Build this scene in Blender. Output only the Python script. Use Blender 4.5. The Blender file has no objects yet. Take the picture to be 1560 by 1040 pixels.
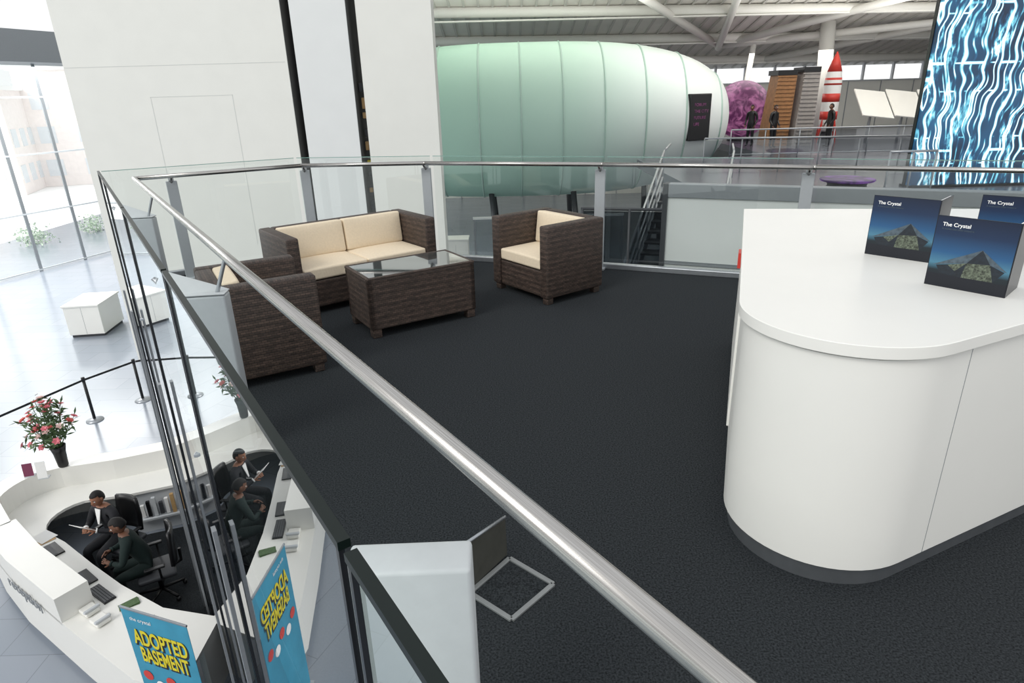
import bpy, bmesh, math, random
from mathutils import Vector, Matrix, Euler
random.seed(7)
D=bpy.data; C=bpy.context
pi=math.pi
try:
    C.scene.view_settings.view_transform='Standard'
except Exception: pass

# ---------------------------------------------------------------- materials
def nodes(name):
    m=D.materials.new(name); m.use_nodes=True
    nt=m.node_tree; b=nt.nodes['Principled BSDF']
    return m,nt,b
def N(nt,t,**k):
    n=nt.nodes.new(t)
    for a,v in k.items(): setattr(n,a,v)
    return n
def lin(c):
    return tuple((x/12.92 if x<=.04045 else ((x+.055)/1.055)**2.4) for x in [v/255 for v in c])+(1,)
def mat(name,rgb,rough=.5,metal=0,noise=0,scale=30,bump=0,emit=0,spec=None,coat=0):
    m,nt,b=nodes(name); c=lin(rgb)
    b.inputs['Roughness'].default_value=rough; b.inputs['Metallic'].default_value=metal
    if spec is not None: b.inputs['Specular IOR Level'].default_value=spec
    if coat: b.inputs['Coat Weight'].default_value=coat
    tc=N(nt,'ShaderNodeTexCoord'); nz=N(nt,'ShaderNodeTexNoise'); nz.inputs['Scale'].default_value=scale
    nz.inputs['Detail'].default_value=4
    nt.links.new(tc.outputs['Object'],nz.inputs['Vector'])
    r=N(nt,'ShaderNodeValToRGB'); k=max(noise,.01)
    r.color_ramp.elements[0].color=tuple(x*(1-k) for x in c[:3])+(1,)
    r.color_ramp.elements[1].color=tuple(min(1,x*(1+k)) for x in c[:3])+(1,)
    r.color_ramp.elements[0].position=.3; r.color_ramp.elements[1].position=.7
    nt.links.new(nz.outputs['Fac'],r.inputs['Fac']); nt.links.new(r.outputs['Color'],b.inputs['Base Color'])
    if bump:
        bp=N(nt,'ShaderNodeBump'); bp.inputs['Strength'].default_value=bump; bp.inputs['Distance'].default_value=.01
        nt.links.new(nz.outputs['Fac'],bp.inputs['Height']); nt.links.new(bp.outputs['Normal'],b.inputs['Normal'])
    if emit:
        nt.links.new(r.outputs['Color'],b.inputs['Emission Color']); b.inputs['Emission Strength'].default_value=emit
    return m
def glassmat(name,tint=(.90,.96,.94),r0=.045):
    m=D.materials.new(name); m.use_nodes=True; nt=m.node_tree; nt.nodes.clear()
    o=N(nt,'ShaderNodeOutputMaterial'); mx=N(nt,'ShaderNodeMixShader')
    tr=N(nt,'ShaderNodeBsdfTransparent'); tr.inputs[0].default_value=tint+(1,)
    gl=N(nt,'ShaderNodeBsdfGlossy'); gl.inputs['Roughness'].default_value=0.0; gl.inputs[0].default_value=(.95,.97,.97,1)
    lw=N(nt,'ShaderNodeLayerWeight'); lw.inputs['Blend'].default_value=.5
    p=N(nt,'ShaderNodeMath',operation='POWER'); p.inputs[1].default_value=5
    a=N(nt,'ShaderNodeMath',operation='MULTIPLY_ADD'); a.inputs[1].default_value=1-r0; a.inputs[2].default_value=r0
    nt.links.new(lw.outputs['Facing'],p.inputs[0]); nt.links.new(p.outputs[0],a.inputs[0])
    x2=N(nt,'ShaderNodeMath',operation='MULTIPLY'); x2.inputs[1].default_value=2
    x1=N(nt,'ShaderNodeMath',operation='ADD'); x1.inputs[1].default_value=1
    dv=N(nt,'ShaderNodeMath',operation='DIVIDE')
    nt.links.new(a.outputs[0],x2.inputs[0]); nt.links.new(a.outputs[0],x1.inputs[0])
    nt.links.new(x2.outputs[0],dv.inputs[0]); nt.links.new(x1.outputs[0],dv.inputs[1])
    nt.links.new(dv.outputs[0],mx.inputs[0]); nt.links.new(tr.outputs[0],mx.inputs[1]); nt.links.new(gl.outputs[0],mx.inputs[2])
    nt.links.new(mx.outputs[0],o.inputs[0]); return m
M={}
M['white']=mat('white_laminate',(241,240,234),.35,noise=.01,scale=3)
M['wall']=mat('wall_paint',(232,232,225),.6,noise=.015,scale=2)
M['wallline']=mat('wall_joint',(212,213,209),.6)
M['wall2']=mat('wall_paint_cool',(228,230,228),.6,noise=.015,scale=2)
M['seam']=mat('pod_seam',(172,198,187),.6)
M['grey']=mat('grey_metal',(150,154,158),.4,.3,noise=.03)
M['cap']=mat('parapet_cap_grey',(140,144,148),.45,.1,noise=.03)
M['postgrey']=mat('post_paint',(172,177,180),.45,.1,noise=.02)
M['lpost']=mat('light_post_paint',(205,209,210),.4,noise=.02)
M['dgrey']=mat('dark_grey',(62,64,68),.5,noise=.05)
M['black']=mat('black_plastic',(20,20,22),.35,noise=.05)
M['recess_shade']=mat('shadow_gap',(78,78,77),.9)  # shade painted into the wall recesses: dark grey on liners and backs
M['cushion']=mat('cream_cushion',(230,214,188),.85,noise=.04,scale=60,bump=.15)
M['alu']=mat('brushed_aluminium',(168,172,176),.35,.7,noise=.06,scale=20)
M['plinth']=mat('plinth_brushed_steel',(176,180,184),.3,.85,noise=.08,scale=12)
M['trimalu']=mat('dull_trim',(140,142,142),.5,.3,noise=.06,scale=20)
M['olive']=mat('lid_underside',(62,62,56),.7,noise=.1)
M['edge']=mat('glass_edge',(12,24,21),.35,spec=.3)
M['edgel']=mat('glass_edge_light',(120,160,150),.2)
M['mull']=mat('dark_mullion',(38,40,44),.3,.3)
M['beam']=mat('beam_paint',(230,229,222),.5,noise=.03)
M['soffit']=mat('soffit_grey',(150,153,156),.6,noise=.03)
M['glass']=glassmat('clear_glass')
M['glassb']=glassmat('clear_glass_rear',(.93,.96,.95),.03)
M['glassd']=glassmat('tinted_glass',(.42,.45,.47),.04)
M['glassm']=glassmat('grey_glass',(.76,.79,.81),.05)
M['skin']=mat('skin_brown',(150,104,80),.5,noise=.04)
M['skin2']=mat('skin_dark',(112,76,58),.5,noise=.04)
M['hair']=mat('black_hair',(18,15,15),.7,noise=.2,scale=150,bump=.4)
M['suit']=mat('black_suit',(30,31,36),.8,noise=.1)
M['green']=mat('dark_green_jumper',(18,36,34),.85,noise=.1)
M['lip']=mat('lip',(130,66,60),.5)
M['paper']=mat('paper',(242,242,240),.7)
M['wood']=mat('wood_light',(196,160,110),.5,noise=.1,scale=8)
M['red']=mat('red_paint',(206,62,52),.4)
M['maroon']=mat('card_maroon',(120,50,80),.5)
M['petal1']=mat('petal_pink',(232,140,150),.6,noise=.1)
M['petal2']=mat('petal_coral',(214,110,100),.6,noise=.1)
M['petal3']=mat('petal_cream',(240,214,208),.6,noise=.1)
M['leaf']=mat('leaf_green',(78,104,64),.6,noise=.3)
M['leafp']=mat('leaf_pale',(196,210,190),.7,noise=.1)
M['soft']=mat('soft_grey',(200,204,207),.6)
M['facade']=mat('facade_glass_dark',(34,40,46),.02,spec=.9)
M['tglass']=mat('table_glass',(50,56,56),.04,spec=1,coat=1)
# brushed steel
m,nt,b=nodes('brushed_steel'); b.inputs['Metallic'].default_value=1; b.inputs['Roughness'].default_value=.27
tc=N(nt,'ShaderNodeTexCoord'); mp=N(nt,'ShaderNodeMapping'); mp.inputs['Scale'].default_value=(420,420,4)
nz=N(nt,'ShaderNodeTexNoise'); nz.inputs['Scale'].default_value=1; nt.links.new(tc.outputs['Object'],mp.inputs[0]); nt.links.new(mp.outputs[0],nz.inputs['Vector'])
r=N(nt,'ShaderNodeValToRGB'); r.color_ramp.elements[0].color=(.36,.345,.325,1); r.color_ramp.elements[1].color=(.56,.545,.52,1)
r.color_ramp.elements[0].position=.3; r.color_ramp.elements[1].position=.7
nt.links.new(nz.outputs['Fac'],r.inputs[0]); nt.links.new(r.outputs[0],b.inputs['Base Color']); M['steel']=m
# carpet
m,nt,b=nodes('charcoal_carpet'); b.inputs['Roughness'].default_value=.95; b.inputs['Specular IOR Level'].default_value=.1
tc=N(nt,'ShaderNodeTexCoord'); nz=N(nt,'ShaderNodeTexNoise'); nz.inputs['Scale'].default_value=130; nz.inputs['Detail'].default_value=4
nz.inputs['Roughness'].default_value=.7
nt.links.new(tc.outputs['Object'],nz.inputs['Vector']); r=N(nt,'ShaderNodeValToRGB')
r.color_ramp.elements[0].position=.36; r.color_ramp.elements[1].position=.68
r.color_ramp.elements[0].color=lin((27,29,31)); r.color_ramp.elements[1].color=lin((63,67,70))
nt.links.new(nz.outputs['Fac'],r.inputs[0]); nt.links.new(r.outputs[0],b.inputs['Base Color'])
bp=N(nt,'ShaderNodeBump'); bp.inputs['Strength'].default_value=.3; bp.inputs['Distance'].default_value=.004
nt.links.new(nz.outputs['Fac'],bp.inputs['Height']); nt.links.new(bp.outputs[0],b.inputs['Normal']); M['carpet']=m
# wicker (uses metre-scaled UV)
m,nt,b=nodes('brown_wicker'); b.inputs['Roughness'].default_value=.5
tc=N(nt,'ShaderNodeTexCoord'); br=N(nt,'ShaderNodeTexBrick'); br.inputs['Scale'].default_value=1
br.inputs['Brick Width'].default_value=.034; br.inputs['Row Height'].default_value=.016; br.inputs['Mortar Size'].default_value=.0022
br.inputs['Color1'].default_value=lin((88,72,63)); br.inputs['Color2'].default_value=lin((62,51,45)); br.inputs['Mortar'].default_value=lin((30,24,22))
br.inputs['Mortar Smooth'].default_value=.8
nt.links.new(tc.outputs['UV'],br.inputs['Vector'])
sx_=N(nt,'ShaderNodeSeparateXYZ'); nt.links.new(tc.outputs['UV'],sx_.inputs[0])
ml=N(nt,'ShaderNodeMath',operation='MULTIPLY'); ml.inputs[1].default_value=2*pi/.048; nt.links.new(sx_.outputs['Y'],ml.inputs[0])
sn=N(nt,'ShaderNodeMath',operation='SINE'); nt.links.new(ml.outputs[0],sn.inputs[0])
mr=N(nt,'ShaderNodeMapRange'); mr.inputs['From Min'].default_value=-1; mr.inputs['To Min'].default_value=.66; mr.inputs['To Max'].default_value=1.14; nt.links.new(sn.outputs[0],mr.inputs['Value'])
mx=N(nt,'ShaderNodeMix',data_type='RGBA',blend_type='MULTIPLY'); mx.inputs[0].default_value=1
nt.links.new(br.outputs['Color'],mx.inputs[6]); nt.links.new(mr.outputs[0],mx.inputs[7]); nt.links.new(mx.outputs[2],b.inputs['Base Color'])
bp=N(nt,'ShaderNodeBump',invert=True); bp.inputs['Strength'].default_value=.5; bp.inputs['Distance'].default_value=.003
nt.links.new(br.outputs['Fac'],bp.inputs['Height']); nt.links.new(bp.outputs[0],b.inputs['Normal']); M['wicker']=m
# tiled lobby floor
m,nt,b=nodes('lobby_floor_tiles'); b.inputs['Roughness'].default_value=.2
tc=N(nt,'ShaderNodeTexCoord'); br=N(nt,'ShaderNodeTexBrick',offset=0.5); br.inputs['Scale'].default_value=1
br.inputs['Brick Width'].default_value=1.2; br.inputs['Row Height'].default_value=.6; br.inputs['Mortar Size'].default_value=.006
br.inputs['Color1'].default_value=lin((146,153,163)); br.inputs['Color2'].default_value=lin((140,148,158)); br.inputs['Mortar'].default_value=lin((124,130,139))
nt.links.new(tc.outputs['Object'],br.inputs['Vector']); nt.links.new(br.outputs['Color'],b.inputs['Base Color']); M['tiles']=m
# pod fabric: mint, with lighting falloff painted in as a fade to white
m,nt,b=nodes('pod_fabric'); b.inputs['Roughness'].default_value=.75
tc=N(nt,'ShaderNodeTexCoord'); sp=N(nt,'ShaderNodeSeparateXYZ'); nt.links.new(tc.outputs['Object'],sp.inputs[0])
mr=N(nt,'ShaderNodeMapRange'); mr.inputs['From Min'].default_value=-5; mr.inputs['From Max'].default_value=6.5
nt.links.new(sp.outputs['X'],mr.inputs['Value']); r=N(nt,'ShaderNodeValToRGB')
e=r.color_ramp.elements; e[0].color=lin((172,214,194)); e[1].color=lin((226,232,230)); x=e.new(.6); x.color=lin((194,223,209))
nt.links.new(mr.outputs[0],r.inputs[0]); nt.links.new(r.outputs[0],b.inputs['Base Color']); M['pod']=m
# LED wall : glowing circuit traces on navy
m,nt,b=nodes('led_screen'); b.inputs['Base Color'].default_value=(.01,.02,.04,1); b.inputs['Roughness'].default_value=.3
tc=N(nt,'ShaderNodeTexCoord'); sp=N(nt,'ShaderNodeSeparateXYZ'); nt.links.new(tc.outputs['Object'],sp.inputs[0])
def noise(sx,sz,lo,hi,det=3,off=0):
    mp=N(nt,'ShaderNodeMapping'); mp.inputs['Scale'].default_value=(sx,1,sz); mp.inputs['Location'].default_value=(off,off,0); nt.links.new(tc.outputs['Object'],mp.inputs[0])
    nz=N(nt,'ShaderNodeTexNoise'); nz.inputs['Scale'].default_value=1; nz.inputs['Detail'].default_value=det; nt.links.new(mp.outputs[0],nz.inputs['Vector'])
    mr=N(nt,'ShaderNodeMapRange'); mr.inputs['From Min'].default_value=lo; mr.inputs['From Max'].default_value=hi; nt.links.new(nz.outputs['Fac'],mr.inputs['Value']); return mr.outputs[0]
def mth(op,a,b_):
    n_=N(nt,'ShaderNodeMath',operation=op)
    for i,v in enumerate((a,b_)):
        if isinstance(v,(int,float)): n_.inputs[i].default_value=v
        else: nt.links.new(v,n_.inputs[i])
    return n_.outputs[0]
jog=mth('MULTIPLY',noise(.5,1.1,0,1,1,7),.9)
xx=mth('ADD',sp.outputs['X'],jog)
cb=N(nt,'ShaderNodeCombineXYZ'); nt.links.new(sp.outputs['Z'],cb.inputs[0]); nt.links.new(xx,cb.inputs[1])
def brick(w,h,ms,off):
    br=N(nt,'ShaderNodeTexBrick',offset=off); br.inputs['Scale'].default_value=1; br.inputs['Brick Width'].default_value=w; br.inputs['Row Height'].default_value=h
    br.inputs['Mortar Size'].default_value=ms; br.inputs['Mortar Smooth'].default_value=.9; nt.links.new(cb.outputs[0],br.inputs['Vector']); return br.outputs['Fac']
b1=brick(1.7,.15,.028,.37); b2=brick(3.3,.36,.05,.61)
lines=mth('MAXIMUM',mth('MULTIPLY',b1,noise(3.0,.9,.42,.56)),mth('MULTIPLY',b2,noise(1.3,.6,.36,.48,3,3)))
glowb=mth('MULTIPLY',noise(3.2,1.0,.50,.70,5,5),noise(14,5,.35,.62,5,1)); base=noise(1.0,.6,.36,.80,2,9)
tot=mth('ADD',mth('ADD',lines,mth('MULTIPLY',glowb,1.4)),mth('MULTIPLY',base,.42))
r=N(nt,'ShaderNodeValToRGB'); e=r.color_ramp.elements; e[0].position=0; e[0].color=lin((10,22,40)); e[1].position=1.0; e[1].color=lin((252,255,255))
x=e.new(.3); x.color=lin((30,84,120)); x=e.new(.62); x.color=lin((120,212,234)); nt.links.new(tot,r.inputs[0])
nt.links.new(r.outputs[0],b.inputs['Emission Color']); b.inputs['Emission Strength'].default_value=1.25; M['led']=m
def netmat(name,c0,c1,sc,st):
    m,nt,b=nodes(name); b.inputs['Base Color'].default_value=lin(c0); tc=N(nt,'ShaderNodeTexCoord')
    nz=N(nt,'ShaderNodeTexNoise'); nz.inputs['Scale'].default_value=sc; nz.inputs['Detail'].default_value=8; nz.inputs['Distortion'].default_value=1.5
    nt.links.new(tc.outputs['Object'],nz.inputs['Vector']); r=N(nt,'ShaderNodeValToRGB'); e=r.color_ramp.elements
    e[0].position=.42; e[0].color=lin(c0); e[1].position=.66; e[1].color=lin(c1); nt.links.new(nz.outputs['Fac'],r.inputs[0])
    nt.links.new(r.outputs[0],b.inputs['Emission Color']); b.inputs['Emission Strength'].default_value=st; return m
M['globe']=netmat('purple_projection',(78,30,70),(204,128,176),2.2,.5)
M['purple']=netmat('purple_table_glow',(40,20,60),(150,90,190),2,.5)
# book cover : blue evening sky
m,nt,b=nodes('book_cover'); b.inputs['Roughness'].default_value=.3; tc=N(nt,'ShaderNodeTexCoord'); sp=N(nt,'ShaderNodeSeparateXYZ'); nt.links.new(tc.outputs['Object'],sp.inputs[0])
mr=N(nt,'ShaderNodeMapRange'); mr.inputs['From Min'].default_value=0; mr.inputs['From Max'].default_value=.29; nt.links.new(sp.outputs['Z'],mr.inputs['Value'])
r=N(nt,'ShaderNodeValToRGB'); e=r.color_ramp.elements; e[0].position=0; e[0].color=lin((8,14,22)); e[1].position=1; e[1].color=lin((10,24,50))
for p_,c_ in ((.24,(14,30,38)),(.34,(70,122,146)),(.5,(30,82,126)),(.75,(12,40,74))):
    x=e.new(p_); x.color=lin(c_)
nt.links.new(mr.outputs[0],r.inputs[0]); nt.links.new(r.outputs[0],b.inputs['Base Color']); M['cover']=m
M['navy']=mat('book_back',(14,19,30),.3)
M['roofa']=mat('print_roof_light',(74,88,98),.3,noise=.35,scale=60)
M['roofb']=mat('print_roof_dark',(22,32,42),.3,noise=.4,scale=60)
M['glow']=mat('print_glow',(84,92,78),.3,noise=.9,scale=130)
M['bannerblue']=mat('banner_blue',(58,146,176),.5,noise=.12,scale=4)
M['yellow']=mat('banner_yellow',(222,206,40),.5)
M['brick']=mat('outside_brick',(250,242,239),.8,noise=.03,scale=3)
M['outwin']=mat('outside_window',(230,234,238),.5)
M['pave']=mat('outside_paving',(248,248,247),.8,noise=.02)
M['timber']=mat('brown_timber',(156,112,72),.5,noise=.2,scale=6)
M['stone']=mat('grey_slats',(156,150,146),.6,noise=.1,scale=6)
M['gfloor']=mat('gallery_floor',(104,104,112),.25,noise=.1,scale=1)
M['roof']=mat('roof_deck',(216,213,206),.6,noise=.05,scale=1)
M['rib']=mat('roof_rib',(190,188,182),.6,noise=.05,scale=1)

# ---------------------------------------------------------------- geometry helpers
def link(o,parent=None):
    C.collection.objects.link(o)
    if parent: o.parent=parent
    return o
def group(name,loc=(0,0,0),rz=0):
    e=D.objects.new(name,None); e.location=loc; e.rotation_euler=(0,0,rz); e.empty_display_size=.1
    return link(e)
def cubeuv(me):
    uv=me.uv_layers.new(name='UVMap') if not me.uv_layers else me.uv_layers[0]
    for f in me.polygons:
        n=f.normal; ax=max(range(3),key=lambda i:abs(n[i]))
        for li in f.loop_indices:
            c=me.vertices[me.loops[li].vertex_index].co
            uv.data[li].uv=((c.y,c.z),(c.x,c.z),(c.x,c.y))[ax]
def finish(name,bm,mt,parent=None,bevel=0,seg=2,smooth=False,loc=(0,0,0),rot=(0,0,0)):
    me=D.meshes.new(name); bmesh.ops.recalc_face_normals(bm,faces=bm.faces); bm.to_mesh(me); bm.free()
    for x in (mt if isinstance(mt,(list,tuple)) else [mt]): me.materials.append(x)
    cubeuv(me)
    if smooth:
        for f in me.polygons: f.use_smooth=True
    o=D.objects.new(name,me); o.location=loc; o.rotation_euler=rot; link(o,parent)
    if bevel:
        b=o.modifiers.new('Bevel','BEVEL'); b.width=bevel; b.segments=seg; b.limit_method='ANGLE'
        if seg>2:
            for f in me.polygons: f.use_smooth=True
    return o
def box(name,c,s,mt,parent=None,rz=0,bevel=0,seg=2,rot=None):
    bm=bmesh.new(); bmesh.ops.create_cube(bm,size=1)
    for v in bm.verts: v.co=Vector((v.co.x*s[0],v.co.y*s[1],v.co.z*s[2]))
    return finish(name,bm,mt,parent,bevel,seg,loc=c,rot=rot or (0,0,rz))
def prism(name,poly,z0,z1,mt,parent=None,bevel=0,seg=2,smooth=False):
    bm=bmesh.new(); vs=[bm.verts.new((x,y,z0)) for x,y in poly]; f=bm.faces.new(vs)
    r=bmesh.ops.extrude_face_region(bm,geom=[f])
    for v in r['geom']:
        if isinstance(v,bmesh.types.BMVert): v.co.z=z1
    bmesh.ops.triangulate(bm,faces=[f for f in bm.faces if len(f.verts)>4])
    return finish(name,bm,mt,parent,bevel,seg,smooth)
def offset(poly,d):
    n=len(poly); out=[]
    for i in range(n):
        p0=Vector(poly[i-1]);p1=Vector(poly[i]);p2=Vector(poly[(i+1)%n])
        a=(p1-p0).normalized(); b=(p2-p1).normalized()
        na=Vector((a.y,-a.x)); nb=Vector((b.y,-b.x)); m=(na+nb)
        m=m/max(.3,m.length_squared/2) if m.length>0 else na
        out.append((p1.x+m.x*d,p1.y+m.y*d))
    return out
def tube(name,pts,r,mt,parent=None,seg=16,cap=True):
    pts=[Vector(p) for p in pts]
    if len(pts)==2:
        a,b=pts; L=(b-a).length
        bm=bmesh.new(); bmesh.ops.create_cone(bm,cap_ends=cap,segments=seg,radius1=r,radius2=r,depth=L)
        return finish(name,bm,mt,parent,smooth=True,loc=(a+b)/2,rot=(b-a).to_track_quat('Z','Y').to_euler())
    cu=D.curves.new(name,'CURVE'); cu.dimensions='3D'; sp=cu.splines.new('POLY'); sp.points.add(len(pts)-1)
    for i,p in enumerate(pts): sp.points[i].co=(*p,1)
    cu.bevel_depth=r; cu.bevel_resolution=4; cu.use_fill_caps=True; cu.materials.append(mt)
    return link(D.objects.new(name,cu),parent)
def lathe(name,prof,mt,parent=None,seg=24,loc=(0,0,0),rot=(0,0,0),smooth=True):
    bm=bmesh.new(); rings=[]
    for rr,z in prof:
        rings.append([bm.verts.new((rr*math.cos(2*pi*i/seg),rr*math.sin(2*pi*i/seg),z)) for i in range(seg)])
    for a,b in zip(rings,rings[1:]):
        for i in range(seg): bm.faces.new((a[i],a[(i+1)%seg],b[(i+1)%seg],b[i]))
    bm.faces.new(rings[0][::-1]); bm.faces.new(rings[-1])
    return finish(name,bm,mt,parent,smooth=smooth,loc=loc,rot=rot)
def quad(name,pts,mt,parent=None):
    bm=bmesh.new(); bm.faces.new([bm.verts.new(p) for p in pts])
    me=D.meshes.new(name); bm.to_mesh(me); bm.free(); me.materials.append(mt); cubeuv(me)
    return link(D.objects.new(name,me),parent)
def text(name,body,size,mt,parent,loc,rot,ext=.001,align='LEFT',sx=1,bold=0):
    cu=D.curves.new(name,'FONT'); cu.body=body; cu.size=size; cu.extrude=ext; cu.align_x=align; cu.offset=bold; cu.materials.append(mt)
    o=D.objects.new(name,cu); o.location=loc; o.rotation_euler=rot; o.scale=(sx,1,1); return link(o,parent)
def lineseg(name,p,q,w,z0,z1,mt,parent=None,off=0,bevel=0):
    p=Vector(p);q=Vector(q); d=(q-p); L=d.length; ang=math.atan2(d.y,d.x); c=(p+q)/2+Vector((-d.y,d.x)).normalized()*off
    return box(name,(c.x,c.y,(z0+z1)/2),(L,w,z1-z0),mt,parent,rz=ang,bevel=bevel)

# ---------------------------------------------------------------- key lines
gx=lambda y:.265-.657*y      # outer glass line
rx=lambda y:.655-.667*y      # hand rail line
ZL=-4.5
Gb=[(-4.16,6.75),(-2.45,7.70),(-.85,7.46),(1.02,6.82),(2.85,6.08),(6.8,4.42)]
Rb=[(-3.68,6.50),(-2.28,7.33),(-.9,7.22),(.95,6.60),(2.75,5.87),(6.7,4.2)]

slab=[(gx(-2.5)+.05,-2.5),(6.8,-2.5),(6.8,4.40)]+[(x,y-.02) for x,y in reversed(Gb[1:-1])]+[(gx(6.72)+.05,6.70)]
prism('floor',slab,-.03,0,M['carpet'])
prism('floor_slab',slab,-.4,-.031,M['soft'])
gf=group('wall_facade')
quad('facade_panel',[(gx(-2.5),-2.5,-.0),(gx(6.75),6.75,0),(gx(6.75),6.75,ZL),(gx(-2.5),-2.5,ZL)],M['facade'],gf)
for i,(a,b_) in enumerate(zip(Gb,Gb[1:])):
    quad('facade_return_%d'%i,[(a[0],a[1],-.05),(b_[0],b_[1],-.05),(b_[0],b_[1],ZL),(a[0],a[1],ZL)],M['dgrey'],gf)

# front balustrade
g=group('glass_balustrade')
js=[.05,.80,2.55,4.25,6.0,6.75]
for i,(a,b_) in enumerate(zip(js,js[1:])):
    a2=a+.012; b2=b_-.012
    quad('pane_%d'%i,[(gx(a2),a2,0.0),(gx(b2),b2,0.0),(gx(b2),b2,1.15),(gx(a2),a2,1.15)],M['glass'],g)
    lineseg('pane_edge_%d'%i,(gx(a2),a2),(gx(b2),b2),.021,1.146,1.162,M['edge'],g)
rzj=math.atan2(1,-.657)
for i,y in enumerate([.80,2.55,4.25,6.0,6.75]):
    for k in (-.022,.022):
        yy=y+k; box('joint_%d_%d'%(i,k>0),(gx(yy)-.004,yy,1.15/2),(.014,.010,1.15),M['mull'],g,rz=rzj)
        box('joint_lower_%d_%d'%(i,k>0),(gx(yy)-.004,yy,ZL/2),(.014,.010,-ZL),M['mull'],gf,rz=rzj)
    box('fin_%d'%i,(gx(y)-.035,y-.02,(-.1+ZL)/2),(.02,.05,-.1-ZL),M['grey'],gf,rz=rzj+pi/2)
# hand rail
g=group('handrail')
tube('rail_front',[(rx(-.4),-.4,1.1),(rx(6.5),6.5,1.1)],.0235,M['steel'],g,24)
for i,(a,b_) in enumerate(zip(Rb,Rb[1:])):
    tube('rail_rear_%d'%i,[(*a,1.1),(*b_,1.1)],.022,M['steel'],g,16)
for i,a in enumerate(Rb):
    bm=bmesh.new(); bmesh.ops.create_uvsphere(bm,u_segments=16,v_segments=10,radius=.0235); finish('elbow_%d'%i,bm,M['steel'],g,smooth=True,loc=(*a,1.1))
# front posts: boxed uprights between glass and rail
for i,y in enumerate([1.10,3.10,5.45]):
    xa=gx(y)+(.105 if i==0 else .05); xb=rx(y)-.03
    w=xb-xa+.02; cx=(xa+xb)/2
    g=group('balustrade_post',(cx,y,0),[0.02,.12,.12][i])
    mt=M['lpost'] if i==0 else M['postgrey']
    box('post_body',(0,0,.455),(w,.10,.87),mt,g,bevel=.010,seg=3)
    box('base_plate',(0,0,.01),(w+.03,.13,.02),M['alu'],g,bevel=.004)
    if i:
        tube('bracket_arm',[(w*.5-.05,0,.885),(w*.5-.005,.0,1.0),(w*.5+.028,0,1.082)],.010,M['alu'],g)
        tube('glass_clamp_arm',[(-w*.5+.04,0,.885),(-w*.5-.035,0,.99)],.012,M['alu'],g,10)
        bm=bmesh.new(); P=[(-w*.5,-.045,.895),(w*.5,-.045,.895),(w*.5,.05,.895),(-w*.5-.03,.05,1.02)]
        bm.faces.new([bm.verts.new(p) for p in P]); o=finish('top_plate',bm,M['lpost'],g); o.modifiers.new('S','SOLIDIFY').thickness=.006
# rear balustrade
g=group('glass_balustrade')
cnt=0
for i,(a,b_) in enumerate(zip(Gb,Gb[1:])):
    a=Vector(a);b_=Vector(b_); n=2 if (b_-a).length>2.5 else 1
    for k in range(n):
        p=a.lerp(b_,k/n+.01); q=a.lerp(b_,(k+1)/n-.01)
        quad('pane_%d'%cnt,[(p.x,p.y,.02),(q.x,q.y,.02),(q.x,q.y,1.15),(p.x,p.y,1.15)],M['glassb'],g)
        lineseg('pane_edge_%d'%cnt,p,q,.012,1.15,1.156,M['edgel'],g); cnt+=1
    lineseg('kerb_%d'%i,a,b_,.07,0.0,.06,M['alu'],g,off=-.09,bevel=.008)
dirs=[((-3.45,6.75),.5),((-2.28,7.43),.2),((-.9,7.32),-.2),((.95,6.70),-.37),((2.75,5.97),-.39),((4.8,5.12),-.39)]
for i,(p,rz) in enumerate(dirs):
    g=group('balustrade_post',(*p,0),rz)
    box('upright',(0,0,.52),(.105,.035,1.04),M['postgrey'],g,bevel=.006)
    box('foot',(0,0,.012),(.15,.12,.024),M['postgrey'],g,bevel=.004)
    tube('saddle',[(0,0,1.02),(0,-.09,1.085)],.012,M['steel'],g,10)
    box('cap',(0,0,1.07),(.05,.05,.07),M['postgrey'],g,bevel=.008)

# open floor access box : frame flush with carpet and raised lid
g=group('floor_access_hatch')
Fq=[Vector((-.19,1.95)),Vector((-.03,1.81)),Vector((.135,1.985)),Vector((-.035,2.14))]
for k in range(4):
    a=Fq[k]; b_=Fq[(k+1)%4]; lineseg('frame_%d'%k,a,b_,.020,0,.010,M['trimalu'],g,off=.0,bevel=.002)
prism('carpet_insert',[tuple(p) for p in Fq],.0,.003,M['carpet'],g)
h0,h1=Fq[0]+Vector((-.01,0)),Fq[3]+Vector((-.01,.02)); t0=Vector((-.225,1.97,.20)); t1=Vector((-.048,2.19,.175))
o=quad('lid_panel',[(*h0,.008),(*h1,.008),t1,t0],M['olive'],g); o.modifiers.new('S','SOLIDIFY').thickness=.008
tube('lid_edge',[t0,t1],.007,M['alu'],g,8)
tube('lid_edge_side',[t0,(*h0,.01)],.005,M['trimalu'],g,8)

# ---------------------------------------------------------------- parapet behind rear balustrade
g=group('wall_parapet')
pa=Vector((1.71,6.89)); pb=Vector((6.9,4.70))
lineseg('panel',pa,pb,.10,-.4,.72,M['wall2'],g)
lineseg('cap',pa,pb,.14,.72,.86,M['cap'],g,bevel=.005)
lineseg('skirting',pa,pb,.12,0,.04,M['grey'],g)
d=(pb-pa).normalized()
for k in (2.3,4.2):
    q=pa+d*k; lineseg('seam_%.0f'%k,q,q+d*.006,.104,0,.72,M['grey'],g)
lineseg('end_plate',pa-d*.05,pa,.16,-.4,.86,M['dgrey'],g)

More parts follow.
